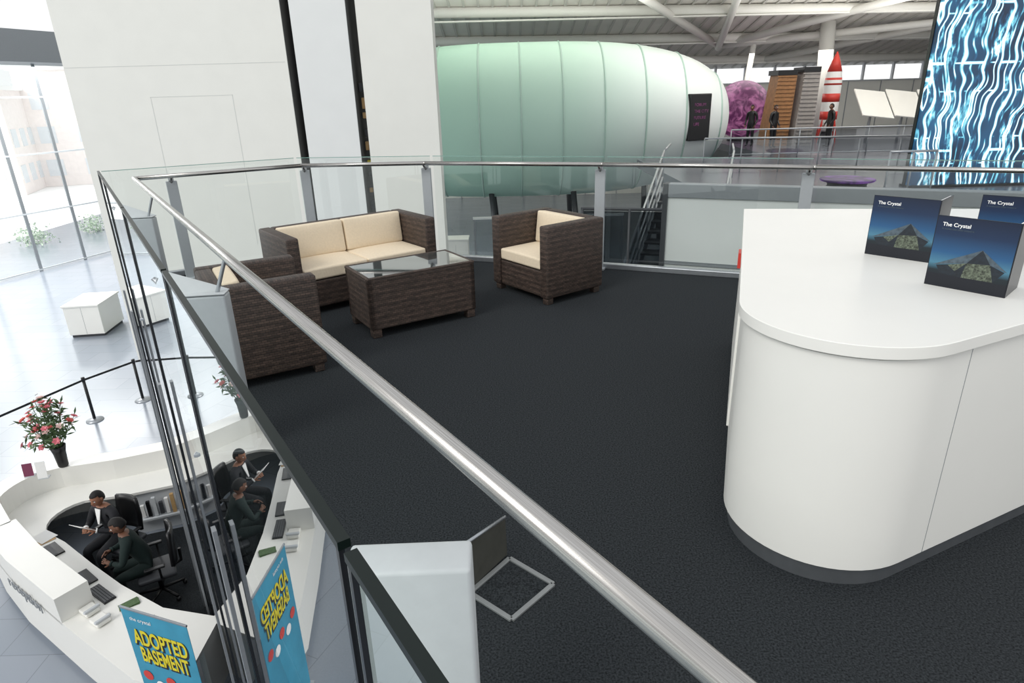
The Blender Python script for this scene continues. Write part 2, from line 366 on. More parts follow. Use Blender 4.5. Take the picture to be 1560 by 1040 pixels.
# ---------------------------------------------------------------- wicker furniture
def cushion(name,c,s,parent,rot=(0,0,0)):
    bm=bmesh.new(); bmesh.ops.create_cube(bm,size=1); bmesh.ops.subdivide_edges(bm,edges=bm.edges,cuts=5,use_grid_fill=True)
    for v in bm.verts:
        cc=[2*t for t in v.co]
        ax=s.index(min(s)); others=[i for i in range(3) if i!=ax]
        puff=(1-abs(cc[others[0]])**4)*(1-abs(cc[others[1]])**4)
        cc[ax]*=.82+.2*puff
        v.co=Vector((cc[0]*s[0]/2,cc[1]*s[1]/2,cc[2]*s[2]/2))
    return finish(name,bm,M['cushion'],parent,bevel=.025,seg=4,smooth=True,loc=c,rot=rot)
def seatunit(name,loc,rz,w,d,h,n):
    g=group(name,(*loc,0),rz); a=.11
    W=M['wicker']
    box('arm_left',(-w/2+a/2,0,h/2+.03),(a,d,h-.06),W,g,bevel=.018,seg=3)
    box('arm_right',(w/2-a/2,0,h/2+.03),(a,d,h-.06),W,g,bevel=.018,seg=3)
    box('back',(0,d/2-a/2,h/2+.03),(w-2*a+.004,a,h-.062),W,g,bevel=.015,seg=3)
    box('seat_base',(0,-.02,.18),(w-2*a+.004,d-.08,.24),W,g,bevel=.012)
    sw=(w-2*a)/n
    for i in range(n):
        x=-w/2+a+sw*(i+.5)
        cushion('seat_cushion_%d'%i,(x,-.05,.36),(sw-.008,d-a-.02,.125),g)
        cushion('back_cushion_%d'%i,(x,d/2-a-.07,.56),(sw-.012,.13,.30),g,rot=(-.12,0,0))
    k=0
    for sx in (-1,1):
        for sy in (-1,1):
            k+=1; box('foot_%d'%k,(sx*(w/2-.055),sy*(d/2-.055),.035),(.07,.07,.07),W,g,bevel=.008)
    return g
seatunit('wicker_sofa',(-1.50,6.01),math.radians(38),1.46,.70,.70,2)
seatunit('wicker_armchair',(.355,5.99),math.radians(-53),.82,.69,.71,1)
seatunit('wicker_armchair',(-1.775,4.30),math.radians(120),.74,.68,.70,1)
g=group('wicker_coffee_table',(-.835,5.21,0),math.radians(32))
W=M['wicker']; w,d=.94,.52
for k,(c,s) in enumerate([((0,-d/2+.025),(w,.05)),((0,d/2-.025),(w,.05)),((-w/2+.025,0),(.05,d)),((w/2-.025,0),(.05,d))]):
    box('apron_%d'%k,(c[0],c[1],.275),(s[0],s[1],.41),W,g,bevel=.01)
box('shelf',(0,0,.40),(w-.1,d-.1,.03),W,g)
k=0
for sx in (-1,1):
    for sy in (-1,1):
        k+=1; box('foot_%d'%k,(sx*(w/2-.045),sy*(d/2-.045),.04),(.075,.075,.08),W,g,bevel=.008)
box('glass_top',(0,0,.488),(w-.03,d-.03,.010),M['tglass'],g,bevel=.002)
for k,(c,s) in enumerate([((0,-d/2+.012),(w,.03)),((0,d/2-.012),(w,.03)),((-w/2+.012,0),(.03,d)),((w/2-.012,0),(.03,d))]):
    box('rim_%d'%k,(c[0],c[1],.485),(s[0],s[1],.022),W,g,bevel=.006)

# ---------------------------------------------------------------- white counter
cx,cy,R=1.29,2.30,.40
arc=[(cx+R*math.cos(math.radians(a_)),cy+R*math.sin(math.radians(a_))) for a_ in [161.6+i*(294.6-161.6)/22 for i in range(23)]]
poly=arc+[(4.3,3.235),(4.3,4.03),(1.64,4.47)]
g=group('reception_counter')
prism('plinth',offset(poly,-.045),0,.085,M['plinth'],g)
prism('body',offset(poly,-.022),.085,.945,M['white'],g)
prism('shadow_gap',offset(poly,-.035),.945,.955,M['soft'],g)
prism('worktop',poly,.955,1.0,M['white'],g,bevel=.006,seg=3)
for o in g.children:
    for f in o.data.polygons: f.use_smooth=True
    try: o.data.set_sharp_from_angle(angle=math.radians(30))
    except Exception: pass
q=Vector((1.60,2.0)); dr=Vector((.909,.416)); nrm=Vector((-.416,.909))
fp=Vector(arc[-1])-nrm*0+dr*.14+nrm*.0225
lineseg('seam_front',fp,fp+dr*.0025,.003,.085,.945,M['grey'],g)
box('side_panel',(1.352,3.60,.52),(.02,1.3,.80),M['white'],g,rz=math.radians(-19.7),bevel=.003)
box('notice_strip',(1.515,4.10,.74),(.03,.12,.10),M['red'],g,rz=math.radians(-19.7))

def book(loc,spine_dir_deg,back_deg):
    g=group('brochure_book',(*loc,1.0)); h=.29; w=.285
    for nm,dg,front in (('front_cover',spine_dir_deg,True),('back_cover',back_deg,False)):
        e=D.objects.new(nm,None); e.rotation_euler=(0,0,math.radians(dg)); link(e,g)
        L=w if front else .2
        box(nm+'_board',(L/2,0,h/2),(L,.004,h),M['navy'],e)
        box(nm+'_pages',(L/2,(-.007 if front else .007),h/2),(L-.008,.009,h-.008),M['paper'],e)
        if front:
            def tri(n_,pts,mt,y):
                bm=bmesh.new(); bm.faces.new([bm.verts.new((p[0],y,p[1])) for p in pts]); me=D.meshes.new(n_); bm.to_mesh(me); bm.free(); me.materials.append(mt); link(D.objects.new(n_,me),e)
            tri('cover_art',((.002,.002),(L-.002,.002),(L-.002,h-.002),(.002,h-.002)),M['cover'],.0026)
            tri('roof_left',[(.268,.088),(.105,.172),(.150,.112)],M['roofa'],.0032)
            tri('roof_mid',[(.150,.112),(.105,.172),(.070,.118)],M['roofb'],.0032)
            tri('roof_right',[(.070,.118),(.105,.172),(.010,.098)],M['roofa'],.0032)
            tri('glazing_left',[(.255,.088),(.150,.111),(.160,.052),(.235,.055)],M['roofb'],.0031)
            tri('glazing_glow',[(.150,.112),(.070,.118),(.050,.052),(.160,.052)],M['glow'],.0030)
            tri('glazing_right',[(.070,.118),(.018,.098),(.050,.052)],M['roofb'],.0031)
            tri('canopy',[(.215,.096),(.150,.112),(.185,.074)],M['glow'],.0033)
            tri('foreground',[(.002,.002),(.283,.002),(.283,.055),(.002,.05)],M['navy'],.0029)
            text('title','The Crystal',.021,M['paper'],e,(.262,.0035,.250),(pi/2,0,pi),.0002,bold=.0003)
            text('subtitle','A sustainable cities initiative',.010,M['roofa'],e,(.262,.0035,.236),(pi/2,0,pi),.0002)
    return g
def bdir(a,b): return math.degrees(math.atan2(b[1]-a[1],b[0]-a[0]))
for sp_,le,bk in [((1.97,2.92),(1.78,3.13),44),((1.925,2.37),(1.745,2.60),42),((2.46,2.86),(2.24,3.06),44)]:
    book(sp_,bdir(sp_,le),bk)

# ---------------------------------------------------------------- lobby (lower level)
box('floor_lobby',(5,18,ZL-.05),(60,70,.1),M['tiles'])
box('ground_outside',(-60,30,ZL-.16),(80,120,.1),M['pave'])
H1=5.2
def slabwall(name,x0,x1,y,th,z0,z1,mt,par=None): return box(name,((x0+x1)/2,y+th/2,(z0+z1)/2),(x1-x0,th,z1-z0),mt,par)
g=group('wall_left'); slabwall('panel',-9.76,-4.80,15.5,1.2,ZL,H1,M['wall'],g); slabwall('shade_liner',-4.80,-4.785,15.52,1.2,ZL,H1,M['recess_shade'],g)  # thin liner darkens the lit side face so the gap reads as shaded
for k,(c,s) in enumerate([((-7.06,1.9),(1.86,.012)),((-7.98,.2),(.012,3.4)),((-6.14,.2),(.012,3.4)),((-7.3,2.55),(4.9,.012))]):
    box('reveal_%d'%k,(c[0],15.499,c[1]),(s[0],.006,s[1]),M['wallline'],g)
slabwall('wall_recess_left',-4.785,-4.58,16.4,.1,ZL,H1,M['recess_shade'])
g=group('wall_column'); slabwall('panel',-4.58,-3.375,15.42,1.2,ZL,H1,M['wall2'],g); slabwall('shade_liner',-3.375,-3.36,15.44,1.2,ZL,H1,M['recess_shade'],g)
slabwall('wall_recess_right',-3.36,-3.18,16.4,.1,ZL,H1,M['recess_shade'])
slabwall('wall_centre',-3.18,-1.55,15.5,.6,ZL,H1,M['wall'])
g=group('lit_display_strip')
for i in range(14):
    z=-2.2+i*.32+random.uniform(-.1,.1)
    box('piece_%d'%i,(-3.28+random.uniform(-.02,.02),15.8,z),(.08,.1,random.uniform(.08,.3)),random.choice([M['yellow'],M['dgrey'],M['wood'],M['black']]),g,bevel=.01)

# glazing on the left
ga=Vector((-22.3,16.2)); gb=Vector((-15.8,34.8)); gd=(gb-ga).normalized()
g=group('window_1')
nm=10
for i in range(nm+1):
    p=ga.lerp(gb,i/nm)
    box('mullion_%d'%i,(p.x,p.y,-.2),(.05,.12,8.6),M['grey'],g,rz=math.atan2(gd.y,gd.x)-pi/2)
for k,z in enumerate((ZL+.08,-2.2,.0,2.1,4.05)):
    lineseg('transom_%d'%k,ga,gb,.06,z-.03,z+.03,M['soft'],g)
quad('pane',[(ga.x,ga.y,ZL),(gb.x,gb.y,ZL),(gb.x,gb.y,4.1),(ga.x,ga.y,4.1)],M['glassb'],g)
lineseg('ceiling_soffit',ga,gb,2.2,3.3,4.4,M['soffit'])
g=group('window_2')
for i in range(8):
    box('mullion_%d'%i,(-15.8+i*1.6,34.8,-.2),(.08,.12,8.6),M['soft'],g)
for k,z in enumerate((ZL+.08,-1.5,1.5,4)):
    box('transom_%d'%k,(-10,34.8,z),(12,.08,.08),M['soft'],g)
quad('pane',[(-15.8,34.8,ZL),(-4,34.8,ZL),(-4,34.8,4.1),(-15.8,34.8,4.1)],M['glassb'],g)
for i,(x,y,w_,d_,h_) in enumerate([(-46,52,16,10,7.5),(-34,62,14,10,9),(-22,66,10,8,6.5),(-58,40,12,12,6)]):
    g=group('brick_building',(x,y,ZL-.1),.35)
    box('walls',(0,0,h_/2),(w_,d_,h_),M['brick'],g)
    box('roof_edge',(0,0,h_+.15),(w_+.5,d_+.5,.3),M['pave'],g)
    for a_ in range(5):
        for b2 in range(int(h_//2.6)):
            box('window_%d_%d'%(a_,b2),(-w_/2+w_*(a_+.5)/5,-d_/2-.02,1.5+b2*2.6),(1.2,.08,1.3),M['outwin'],g)
            box('pane_s_%d_%d'%(a_,b2),(w_/2+.02,-d_/2+d_*(a_+.5)/5,1.5+b2*2.6),(.08,1.0,1.3),M['outwin'],g)
def shrub(loc,s):
    bm=bmesh.new()
    for i in range(260):
        p=Vector((random.gauss(0,.4),random.gauss(0,.4),abs(random.gauss(.5,.3))))*s
        m_=Matrix.Translation(p)@Euler((random.random()*3,random.random()*3,random.random()*3)).to_matrix().to_4x4()
        vs=[bm.verts.new(m_@Vector(c)) for c in ((-.05*s,0,0),(0,-.1*s,.02),(.05*s,0,0),(0,.1*s,.02))]; bm.faces.new(vs)
    for k in range(6):
        a_=random.random()*6; v0=[bm.verts.new((math.cos(a_+t)*.02,math.sin(a_+t)*.02,0)) for t in (0,2,4)]; t_=bm.verts.new((random.gauss(0,.3)*s,random.gauss(0,.3)*s,.7*s))
        for i in range(3): bm.faces.new((v0[i],v0[(i+1)%3],t_))
    finish('shrub',bm,M['leafp'],loc=loc)
for i in range(4): shrub((-25.5+i*1.2,25.5+i*2.8,ZL-.1),.7+.2*random.random())

for cl,cr,cs in (((-12.35,18.1),.12,(.95,1.3,.84)),((-2.05,24.5),.0,(.95,.7,1.0))):
    g=group('display_cabinet',(*cl,ZL),cr)
    box('body',(0,0,.08+cs[2]/2),(cs[0],cs[1],cs[2]),M['white'],g,bevel=.01)
    box('plinth',(0,0,.04),(cs[0]-.08,cs[1]-.1,.08),M['dgrey'],g)
    box('top',(0,0,cs[2]+.10),(cs[0]+.05,cs[1]+.06,.05),M['white'],g,bevel=.006)
    box('door_gap',(0,-cs[1]/2-.001,.50),(.006,.004,.80),M['grey'],g)

sts=[(-9.75,10.1),(-8.95,12.22),(-8.41,13.15),(-7.0,13.9)]
for p in sts:
    g=group('queue_stanchion',(*p,ZL))
    lathe('base',[(.17,0),(.17,.015),(.06,.035),(.03,.05)],M['alu'],g)
    tube('pole',[(0,0,.03),(0,0,.95)],.03,M['black'],g,16)
    lathe('cap',[(.036,.92),(.036,1.0),(.02,1.01)],M['black'],g)
g=group('barrier_belt')
for i,(a,b_) in enumerate(zip([(-10.6,8.0)]+sts,sts)):
    a=Vector(a); b_=Vector(b_); dd=(b_-a).normalized()*.04
    lineseg('belt_%d'%i,a+dd,b_-dd,.008,ZL+.92,ZL+.965,M['black'],g)

# reception desk, lower level
def arcpts(c,r,a0,a1,n): return [(c[0]+r*math.cos(math.radians(a0+(a1-a0)*i/n)),c[1]+r*math.sin(math.radians(a0+(a1-a0)*i/n))) for i in range(n+1)]
outer=[(-3.45,5.30),(-3.45,4.98),(-3.62,4.83),(-4.0,4.92),(-4.95,5.52),(-6.3,6.42),(-7.0,6.98)]+arcpts((-6.78,7.95),.92,205,110,10)+[(-6.4,9.0),(-5.8,9.25),(-4.6,9.70)]
inner=[(-3.45,5.75),(-4.19,5.92),(-4.9,6.32),(-5.5,6.72),(-6.15,7.18)]+arcpts((-6.25,7.75),.45,235,120,7)+[(-5.9,8.27),(-5.3,8.50),(-4.35,8.86)]
def polyline_offset(P,d):
    out=[]
    for i in range(len(P)):
        a=Vector(P[max(0,i-1)]); b_=Vector(P[min(len(P)-1,i+1)]); t=(b_-a).normalized(); n_=Vector((-t.y,t.x)); out.append((P[i][0]+n_.x*d,P[i][1]+n_.y*d))
    return out
g=group('reception_desk')
ring=outer+list(reversed(inner))
fo=outer[2:]; fi=polyline_offset(fo,-.06)
prism('fascia',fo+list(reversed(fi)),ZL+.12,ZL+.72,M['white'],g)
prism('kick_plinth',polyline_offset(fo,-.04)+list(reversed(polyline_offset(fo,-.08))),ZL,ZL+.12,M['grey'],g)
prism('end_panel',[(-3.45,5.30),(-3.45,5.75),(-3.52,5.75),(-3.52,5.30)],ZL,ZL+.72,M['white'],g)
prism('worktop',ring,ZL+.72,ZL+.76,M['white'],g)
prism('rear_cabinet',[(-6.4,8.92),(-5.8,9.18),(-4.6,9.63),(-4.38,8.92),(-5.3,8.56),(-5.9,8.33)],ZL,ZL+.72,M['soft'],g)
rear=[(-7.0,6.98)]+outer[7:]
rin=polyline_offset(rear,-.30)
prism('raised_counter',rear+list(reversed(rin)),ZL+.76,ZL+1.10,M['white'],g)
front=[(-5.25,5.72),(-6.3,6.42),(-7.0,6.98)]
fin=polyline_offset(front,-.36)
prism('raised_front_box',front+list(reversed(fin)),ZL+.72,ZL+1.10,M['white'],g)
a_=math.atan2(5.72-6.42,-5.25+6.3)
text('sign_letters','reception',.24,M['grey'],g,(-6.42,6.475,ZL+.68),(pi/2,0,a_),.004)
for i in range(11):
    t=i/18+.08+(.2 if i>5 else 0); x=-5.86+1.42*t; y=8.245+.555*t
    box('file_%d'%i,(x,y,ZL+.44+.02*(i%3)),(.05,.05,.2+.06*(i%3)),[M['paper'],M['black'],M['soft'],M['dgrey'],M['paper'],M['wood'],M['black']][i%7],g,rz=.36)
lineseg('file_shelf',(-5.9,8.22),(-4.40,8.81),.10,ZL+.28,ZL+.31,M['soft'],g)
prism('carpet_mat',[(-4.0,5.95),(-4.0,8.9),(-5.3,8.45),(-6.0,8.2),(-6.5,7.9),(-6.4,7.4),(-5.5,6.75),(-4.9,6.35)],ZL,ZL+.012,M['carpet'],g)

def laptop(loc,rz):
    g=group('laptop',(*loc,ZL+.761),rz)
    box('base',(0,0,.01),(.34,.24,.02),M['black'],g,bevel=.005)
    box('keys',(0,.02,.0215),(.30,.13,.003),M['dgrey'],g)
    box('lid',(0,.15,.11),(.34,.012,.23),M['black'],g,rot=(-.35,0,0),bevel=.004)
laptop((-6.22,6.98),2.5); laptop((-5.45,6.42),2.5)
def kb(loc,rz):
    g=group('keyboard',(*loc,ZL+.761),rz); box('tray',(0,0,.01),(.42,.14,.018),M['black'],g,bevel=.004)
    for r_ in range(4): box('key_row_%d'%r_,(0,-.045+r_*.03,.022),(.39,.022,.006),M['dgrey'],g)
kb((-5.05,6.16),2.55)
for p in [(-5.02,5.88),(-4.80,5.72)]:
    g=group('desk_telephone',(*p,ZL+.765),2.6)
    box('body',(0,0,.03),(.18,.16,.05),M['white'],g,bevel=.012); box('handset',(-.06,0,.07),(.045,.18,.03),M['soft'],g,bevel=.012)
g=group('leaflet_stack',(-4.62,5.98,ZL+.761),.6)
for i in range(4): box('leaflet_%d'%i,(0,0,.003+i*.004),(.21,.12,.003),M['leaf'],g,rz=i*.06)
g=group('paper_tray',(-6.50,7.26,ZL+.761),.9)
box('sheet_low',(0,0,.004),(.22,.28,.006),M['wood'],g); box('sheet_top',(.02,.02,.010),(.21,.27,.004),M['paper'],g,rz=.2)
for p,mt,hh in (((-7.30,8.30),M['maroon'],.2),((-7.05,8.24),M['paper'],.26)):
    g=group('card_sign',(*p,ZL+1.10),.3)
    box('card',(0,0,hh/2+.02),(.13,.006,hh),mt,g,rot=(-.15,0,0)); box('stand',(0,.03,.006),(.14,.09,.012),M['soft'],g)

# flowers
g=group('flower_vase',(-6.97,8.58,ZL+1.10))
lathe('vase',[(.055,0),(.07,.02),(.075,.10),(.085,.25),(.11,.36),(.105,.36),(.08,.30)],M['black'],g)
bm=bmesh.new()
for i in range(46):
    a_=random.random()*2*pi; rr=random.random()**.6; top=Vector((math.cos(a_)*rr*.38-.03,math.sin(a_)*rr*.36,.56+.46*(1-rr*rr)+random.uniform(-.14,.14)))
    base=Vector((math.cos(a_)*.04,math.sin(a_)*.04,.33))
    ax=(top-base).normalized(); s=ax.orthogonal().normalized()*.004; t=ax.cross(s).normalized()*.004
    v=[bm.verts.new(base+s),bm.verts.new(base-s),bm.verts.new(base+t),bm.verts.new(top+s),bm.verts.new(top-s),bm.verts.new(top+t)]
    for tri in ((0,1,4,3),(1,2,5,4),(2,0,3,5)):
        f=bm.faces.new([v[k] for k in tri]); f.material_index=3
    mi=random.choice([0,0,1,2])
    R_=random.uniform(.042,.066); q=ax.to_track_quat('Z','Y').to_matrix()
    for ly in range(2):
        for k in range(6):
            b0=k*pi/3+ly*.5; c_=math.cos(b0);s_=math.sin(b0); rad=R_*(1-.35*ly)
            pts=[(0,0,0),(c_*rad*.6-s_*rad*.35,s_*rad*.6+c_*rad*.35,rad*(.4+.3*ly)),(c_*rad,s_*rad,rad*(.35+.5*ly)),(c_*rad*.6+s_*rad*.35,s_*rad*.6-c_*rad*.35,rad*(.4+.3*ly))]
            f=bm.faces.new([bm.verts.new(top+q@Vector(p)) for p in pts]); f.material_index=mi
    for k in range(10):
        c0=base.lerp(top,random.uniform(.3,1.1)); dv=Vector((random.gauss(0,1),random.gauss(0,1),random.gauss(.3,.6))).normalized()
        sd=dv.orthogonal().normalized()*.016; Ln=random.uniform(.08,.17)
        f=bm.faces.new([bm.verts.new(p) for p in (c0,c0+dv*Ln*.5+sd,c0+dv*Ln,c0+dv*Ln*.5-sd)]); f.material_index=3
me=D.meshes.new('bouquet'); bm.to_mesh(me); bm.free()
for k in ('petal1','petal2','petal3','leaf'): me.materials.append(M[k])
link(D.objects.new('bouquet',me),g)

# roll-up banner
A=Vector((-3.66,4.62)); B=Vector((-2.93,4.36)); dv=B-A; ang_=math.atan2(dv.y,dv.x); mid=(A+B)/2
g=group('roll_up_banner',(mid.x,mid.y,ZL),ang_)
w=dv.length
box('fabric',(0,0,1.04),(w,.004,1.92),M['bannerblue'],g)
box('top_bar',(0,0,2.005),(w+.01,.018,.02),M['alu'],g,bevel=.003)
box('base_case',(0,.02,.04),(w+.04,.14,.08),M['alu'],g,bevel=.01)
tube('support_pole',[(0,.03,.05),(0,.015,2.0)],.008,M['alu'],g,8)
for side,rz_,yy in ((0,0,-.006),(1,pi,.006)):
    for j,(s_,z_) in enumerate((('ADOPTED',1.60),('BASEMENT',1.39))):
        sgn=-1 if side else 1; sx_=(.55,.47)[j]
        text('lettering_shadow_%d_%d'%(side,j),s_,.25,M['navy'],g,(sgn*.012,yy*.7,z_-.012),(pi/2,0,rz_),.0005,'CENTER',sx_,.016)
        text('lettering_%d_%d'%(side,j),s_,.25,M['yellow'],g,(0,yy,z_),(pi/2,0,rz_),.0005,'CENTER',sx_,.006)
    text('small_title_%d'%side,'the crystal',.06,M['paper'],g,((-.3 if not side else .3),yy,1.88),(pi/2,0,rz_),.0005)
    for j in range(5):
        bm=bmesh.new(); bmesh.ops.create_circle(bm,cap_ends=True,radius=.06,segments=12); finish('motif_%d_%d'%(side,j),bm,[M['red'],M['paper']][j%2],g,loc=(-.28+.14*j,yy*1.1,1.20-.09*(j%2)),rot=(pi/2,0,0))

def chair(loc,rz):
    g=group('office_chair',(*loc,ZL+.012),rz)
    B_=M['black']
    box('seat',(0,0,.43),(.48,.46,.07),M['dgrey'],g,bevel=.03,seg=4)
    bm=bmesh.new(); rows=[]
    for j in range(7):
        z=.52+j*.085; wv=.23-.03*abs(j-3)/3; row=[]
        for i in range(7):
            u=(i-3)/3; row.append(bm.verts.new((u*wv,-.27-.03*j/6+.05*u*u,z)))
        rows.append(row)
    for a,b_ in zip(rows,rows[1:]):
        for i in range(6): bm.faces.new((a[i],a[i+1],b_[i+1],b_[i]))
    o=finish('backrest',bm,B_,g,smooth=True); s=o.modifiers.new('S','SOLIDIFY'); s.thickness=.045
    tube('back_stem',[(0,-.2,.42),(0,-.30,.46),(0,-.31,.65)],.02,B_,g)
    tube('gas_lift',[(0,0,.1),(0,0,.40)],.03,B_,g)
    for k in range(5):
        a_=k*2*pi/5; tube('leg_%d'%k,[(0,0,.12),(math.cos(a_)*.29,math.sin(a_)*.29,.08)],.02,B_,g,8)
        bm=bmesh.new(); bmesh.ops.create_uvsphere(bm,u_segments=10,v_segments=8,radius=.032); finish('caster_%d'%k,bm,B_,g,smooth=True,loc=(math.cos(a_)*.29,math.sin(a_)*.29,.034))
    for s in (-1,1):
        tube('arm_%d'%s,[(s*.22,-.05,.43),(s*.29,-.05,.48),(s*.29,-.05,.64)],.015,B_,g)
        box('armpad_%d'%s,(s*.29,.0,.655),(.06,.24,.03),B_,g,bevel=.01)
    return g

# ---------------------------------------------------------------- people
def skin_mesh(name,pts,edges,rad,root,lv=2):
    me=D.meshes.new(name+'_sk'); me.from_pydata([Vector(p) for p in pts],edges,[])
    o=D.objects.new(name+'_sk',me); C.collection.objects.link(o)
    o.modifiers.new('Skin','SKIN')
    for i,r_ in enumerate(rad):
        v=me.skin_vertices[0].data[i]; v.radius=(r_ if isinstance(r_,tuple) else (r_,r_)); v.use_root=(i==root)
    s=o.modifiers.new('Sub','SUBSURF'); s.levels=lv; s.render_levels=lv
    C.view_layer.update()
    dg=C.evaluated_depsgraph_get(); m2=D.meshes.new_from_object(o.evaluated_get(dg)); m2.name=name
    D.objects.remove(o)
    for f in m2.polygons: f.use_smooth=True
    return m2
def hand(parent,wrist,fdir,palmn,skin,side,curl=.5):
    fdir=Vector(fdir).normalized(); n=Vector(palmn).normalized(); n=(n-fdir*n.dot(fdir)).normalized(); s=fdir.cross(n)*side
    w=Vector(wrist); pts=[w,w+fdir*.045,w+fdir*.085]; ed=[(0,1),(1,2)]; rad=[(.022,.018),(.036,.015),(.036,.014)]
    lens=[.070,.080,.075,.058]
    for k,off in enumerate((-.03,-.01,.01,.03)):
        b=len(pts); p=w+fdir*.088+s*off; d_=fdir.copy(); pts.append(p); rad.append(.0095); ed.append((2,b))
        for j in range(3):
            d_=(d_+n*curl*.6).normalized(); p=p+d_*lens[k]/3; pts.append(p); rad.append(.0088-.0008*j); ed.append((b+j,b+j+1))
    b=len(pts); p=w+fdir*.03-s*.03; pts.append(p); rad.append(.012); ed.append((1,b))
    d_=(fdir*.7-s*.7+n*.3).normalized()
    for j in range(2):
        p=p+d_*.03; pts.append(p); rad.append(.010-.001*j); ed.append((b+j,b+j+1)); d_=(d_+fdir*.4).normalized()
    me=skin_mesh('hand',pts,ed,rad,1,1); me.materials.append(skin); o=D.objects.new('hand',me); link(o,parent)
def head(parent,loc,rot,skin,hair):
    e=D.objects.new('head',None); e.location=loc; e.rotation_euler=rot; link(e,parent)
    bm=bmesh.new(); bmesh.ops.create_uvsphere(bm,u_segments=32,v_segments=24,radius=1)
    for v in bm.verts:
        x,y,z=v.co
        X=x*.075;Y=y*.095;Z=z*.115
        if z<0: k=1+z*.35; X*=k; Y=Y*(1+z*.12)+.008*(-z)
        if y>0: Y*=.95
        g_=math.exp(-((X/.014)**2+((Z+.012)/.026)**2))
        if y>0: Y+=.026*g_
        for s in (-1,1):
            g_=math.exp(-(((X-s*.031)/.016)**2+((Z-.012)/.012)**2))
            if y>0: Y-=.010*g_
        g_=math.exp(-((X/.026)**2+((Z+.055)/.008)**2))
        if y>0: Y+=.007*g_
        v.co=(X,Y,Z)
    finish('face',bm,skin,e,smooth=True)
    for s in (-1,1):
        bm=bmesh.new(); bmesh.ops.create_uvsphere(bm,u_segments=10,v_segments=8,radius=.011); finish('eye_%d'%s,bm,M['paper'],e,smooth=True,loc=(s*.031,.073,.012))
        bm=bmesh.new(); bmesh.ops.create_uvsphere(bm,u_segments=8,v_segments=6,radius=.006); finish('iris_%d'%s,bm,M['black'],e,smooth=True,loc=(s*.031,.080,.012))
        bm=bmesh.new(); bmesh.ops.create_uvsphere(bm,u_segments=12,v_segments=8,radius=1)
        for v in bm.verts: v.co=(v.co.x*.010,v.co.y*.018,v.co.z*.030)
        finish('ear_%d'%s,bm,skin,e,smooth=True,loc=(s*.078,-.005,.0))
        box('brow_%d'%s,(s*.031,.083,.034),(.034,.006,.006),hair,e,bevel=.002)
    box('mouth',(0,.088,-.056),(.044,.008,.010),M['lip'],e,bevel=.003)
    bm=bmesh.new(); bmesh.ops.create_uvsphere(bm,u_segments=28,v_segments=20,radius=1)
    kill=[]
    for v in bm.verts:
        x,y,z=v.co
        if (y>.0 and z<.55-.5*(1-min(1,max(0,y)*2.2))) or z<-.45: kill.append(v)
        else: v.co=(x*.081,y*.101-.004,z*.122+.002)
    bmesh.ops.delete(bm,geom=kill,context='VERTS'); o=finish('hair',bm,hair,e,smooth=True); s=o.modifiers.new('S','SOLIDIFY'); s.thickness=.010; s.offset=-1
def person(name,loc,rz,pose,cloth,skin,seated=True,shirt=True,headrot=(-.35,0,0)):
    g=group(name,loc,rz)
    J=pose; names=list(J.keys()); idx={n:i for i,n in enumerate(names)}
    E=[('hip','belly'),('belly','chest'),('chest','neck0'),('neck0','neck1')]
    for s in 'LR':
        E+=[('neck0','sh'+s),('sh'+s,'el'+s),('el'+s,'wr'+s),('hip','th'+s),('th'+s,'kn'+s),('kn'+s,'an'+s),('an'+s,'to'+s)]
    rad={'hip':(.15,.12),'belly':(.145,.115),'chest':(.155,.12),'neck0':(.085,.07),'neck1':.052}
    for s in 'LR': rad.update({'sh'+s:.068,'el'+s:.048,'wr'+s:.032,'th'+s:.098,'kn'+s:.066,'an'+s:.046,'to'+s:.042})
    me=skin_mesh('body',[J[n] for n in names],[(idx[a],idx[b]) for a,b in E],[rad[n] for n in names],idx['hip'])
    for m_ in (cloth,skin,M['black']): me.materials.append(m_)
    nz_=Vector(J['neck0']).z+.045
    for f in me.polygons:
        c=f.center
        if c.z>nz_ and (Vector(c)-Vector(J['neck1'])).length<.12: f.material_index=1
        elif min((Vector(c)-Vector(J['to'+s])).length for s in 'LR')<.11: f.material_index=2
    link(D.objects.new('body',me),g)
    hd=Vector(J['neck1'])+Vector((0,.025,.10)); head(g,hd,headrot,skin,M['hair'])
    if shirt:
        n0=Vector(J['neck0'])
        o=quad('shirt_front',[(n0.x-.05,n0.y+.085,n0.z+.03),(n0.x+.05,n0.y+.085,n0.z+.03),(n0.x+.014,n0.y+.128,n0.z-.19),(n0.x-.014,n0.y+.128,n0.z-.19)],M['paper'],g); o.modifiers.new('S','SOLIDIFY').thickness=.01
    for s,sg in (('L',-1),('R',1)):
        w_=Vector(J['wr'+s]); d_=(w_-Vector(J['el'+s])).normalized()
        hand(g,w_+d_*.005,d_,(Vector((-sg*.8,0,-.4)) if seated else Vector((-sg,0.3,0))),skin,sg,.55)
        lathe('cuff_'+s,[(.034,0),(.036,.02)],M['paper'] if shirt else cloth,g,seg=12,loc=w_-d_*.01,rot=d_.to_track_quat('Z','Y').to_euler())
    return g
def seatpose(lean=.1,hand_y=.40,hand_z=.80,spread=.11):
    return {'hip':(0,0,.56),'belly':(0,lean*.3,.72),'chest':(0,lean*.75,.91),'neck0':(0,lean,1.07),'neck1':(0,lean+.02,1.15),
    'shL':(-.18,lean,1.03),'elL':(-.25,lean+.09,.80),'wrL':(-spread,hand_y,hand_z),'shR':(.18,lean,1.03),'elR':(.25,lean+.09,.80),'wrR':(spread,hand_y,hand_z),
    'thL':(-.09,.06,.56),'knL':(-.13,.44,.53),'anL':(-.13,.40,.10),'toL':(-.14,.55,.055),'thR':(.09,.06,.56),'knR':(.13,.44,.53),'anR':(.13,.40,.10),'toR':(.14,.55,.055)}
